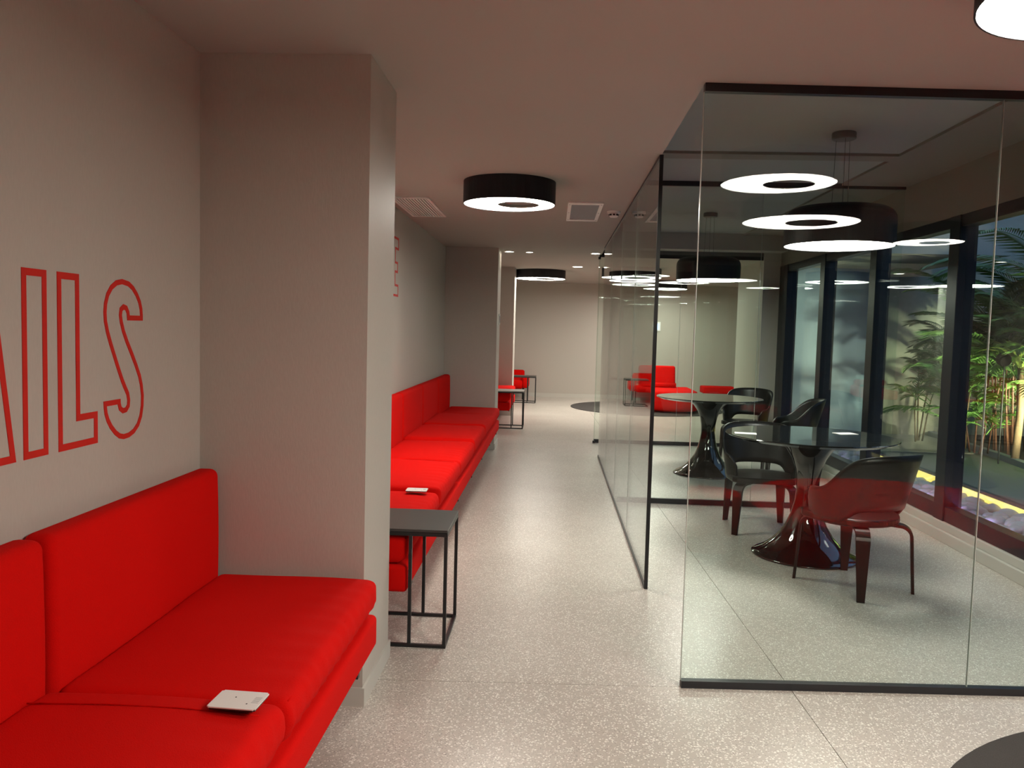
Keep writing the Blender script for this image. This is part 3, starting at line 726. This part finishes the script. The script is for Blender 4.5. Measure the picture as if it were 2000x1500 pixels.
def clump(label, x, y, name, h0, h1, nst, spread, fm, nf, seed, stem=STEM, sc=(.7, 1.1)):
    r_ = random.Random(seed); t = thing(name, label, 'plant', (x, y, .03), 0, 'courtyard plants')
    for k in range(nst):
        a = r_.uniform(0, 2 * PI); d = spread * math.sqrt(r_.random()); bx_, by_ = d * math.cos(a), d * math.sin(a)
        h = r_.uniform(h0, h1); tx_, ty_ = bx_ * 1.5 + r_.uniform(-.1, .1), by_ * 1.5 + r_.uniform(-.1, .1)
        obj('stem', tube(bmesh.new(), [(bx_, by_, 0), ((bx_ + tx_) / 2 + r_.uniform(-.03, .03), (by_ + ty_) / 2, h * .55), (tx_, ty_, h)], [.013, .011, .007], 6), stem, t, smooth=True)
        for q in range(nf):
            place(r_.choice(fm), 'frond', t, (tx_, ty_, h - r_.uniform(0, .25)), r_.uniform(0, 2 * PI), r_.uniform(-.35, .25), r_.uniform(*sc))
    return t
clump('tall feathery palm with many reddish stems in the lit courtyard', 6.50, 11.5, 'areca_palm', .8, 2.1, 34, .42, [F1, F2, F4], 3, 11)
clump('dark leafy palm shrub left of the reddish stems', 6.05, 12.1, 'palm_shrub', .7, 1.5, 7, .3, [F2, F4], 5, 12, BROWN, (.6, .9))
clump('bushy palm at the right of the courtyard bed', 6.45, 10.6, 'palm_shrub', .8, 1.9, 10, .35, [F1, F4], 4, 13, BROWN, (.7, 1.0))
clump('small feathery plant by the courtyard end wall', 5.55, 12.6, 'palm_shrub', .6, 1.2, 4, .15, [F4, F2], 4, 14, BROWN, (.5, .7))
clump('low bright green shrub at the kerb, left of the stems', 5.98, 11.5, 'palm_shrub', .5, 1.5, 6, .16, [F4, F4, F1], 4, 21, STEM, (.5, .75))
t = thing('arching_palm', 'tall slender palm whose long fronds arch in at the right edge', 'plant', (5.75, 9.35, -.02), 0, 'courtyard plants')
obj('trunk', tube(bmesh.new(), [(0, 0, 0), (.05, .02, .9), (.02, .03, 2.2)], [.07, .055, .04], 10), BROWN, t, smooth=True)
for k, (a, ry) in enumerate(((2.9, .05), (3.5, -.15), (2.3, .1), (4.2, 0), (1.2, 0), (.2, .1), (5.3, 0))):
    place(F3, 'frond', t, (.02, .03, 2.15), a, ry, .72)
t = thing('rosette_plant', 'lime green spiky rosette glowing among the palms', 'plant', (6.02, 10.75, .03), 0, 'courtyard plants')
obj('trunk', tube(bmesh.new(), [(0, 0, 0), (.03, 0, .6), (0, 0, 1.25)], [.05, .045, .04], 8), BROWN, t, smooth=True)
for k in range(22): place(BL, 'leaf', t, (0, 0, 1.18), k * 2.4, -.45 + .05 * (k % 7) + .15 * (k % 3), .60 + .03 * (k % 6))
# garden spotlight: black disc head on a stake
t = thing('garden_spotlight', 'round black garden spotlight head on a thin stake', 'garden light', (5.80, 10.72, -.02))
obj('stake', tube(bmesh.new(), [(0, 0, 0), (0, 0, 1.30)], .010, 8), BLACKM, t)
hd = obj('head', lathe(bmesh.new(), [(0, -.05), (.07, -.05), (.085, -.03), (.085, .05), (.075, .05), (.075, .02), (0, .02)], 32), mat('matte_black', (.008, .008, .008), .9, spec=.05), t, (0, .02, 1.36)); hd.rotation_euler = (math.radians(-70), 0, 0)
for (x, y, z, e, col, lab) in ((6.5, 9.6, .4, 130, (1, .92, .55), 'warm'), (7.6, 10.9, .5, 70, (.95, 1, .6), 'green'), (6.1, 9.3, .25, 45, (1, .93, .62), 'wall')):
    ld = bpy.data.lights.new('garden_uplight', 'SPOT'); ld.energy = e * 5; ld.color = col; ld.spot_size = 1.5; ld.spot_blend = .6; ld.shadow_soft_size = .08
    aim = (Vector((6.2, 11.8, 1.6)) - Vector((x, y, z))).to_track_quat('-Z', 'Y').to_euler()
    t = thing('garden_uplight', {'warm': 'black ground spotlight in the bed, aimed at the tall palm', 'green': 'black ground spotlight at the right of the bed', 'wall': 'low black ground spotlight near the kerb'}[lab], 'garden light', (x, y, .03), 0, 'ground spotlights')
    obj('stake', tube(bmesh.new(), [(0, 0, 0), (0, 0, z - .03)], .012, 8), BLACKM, t)
    hd = obj('head', lathe(bmesh.new(), [(0, .12), (.07, .12), (.10, .05), (.10, -.02), (.092, -.02), (.092, .04), (0, .04)], 24), BLACKM, t, (0, 0, z - .03)); hd.rotation_euler = aim
    lo = bpy.data.objects.new('lamp', ld); lo.location = (0, 0, z - .03); lo.rotation_euler = aim; link(lo, t)
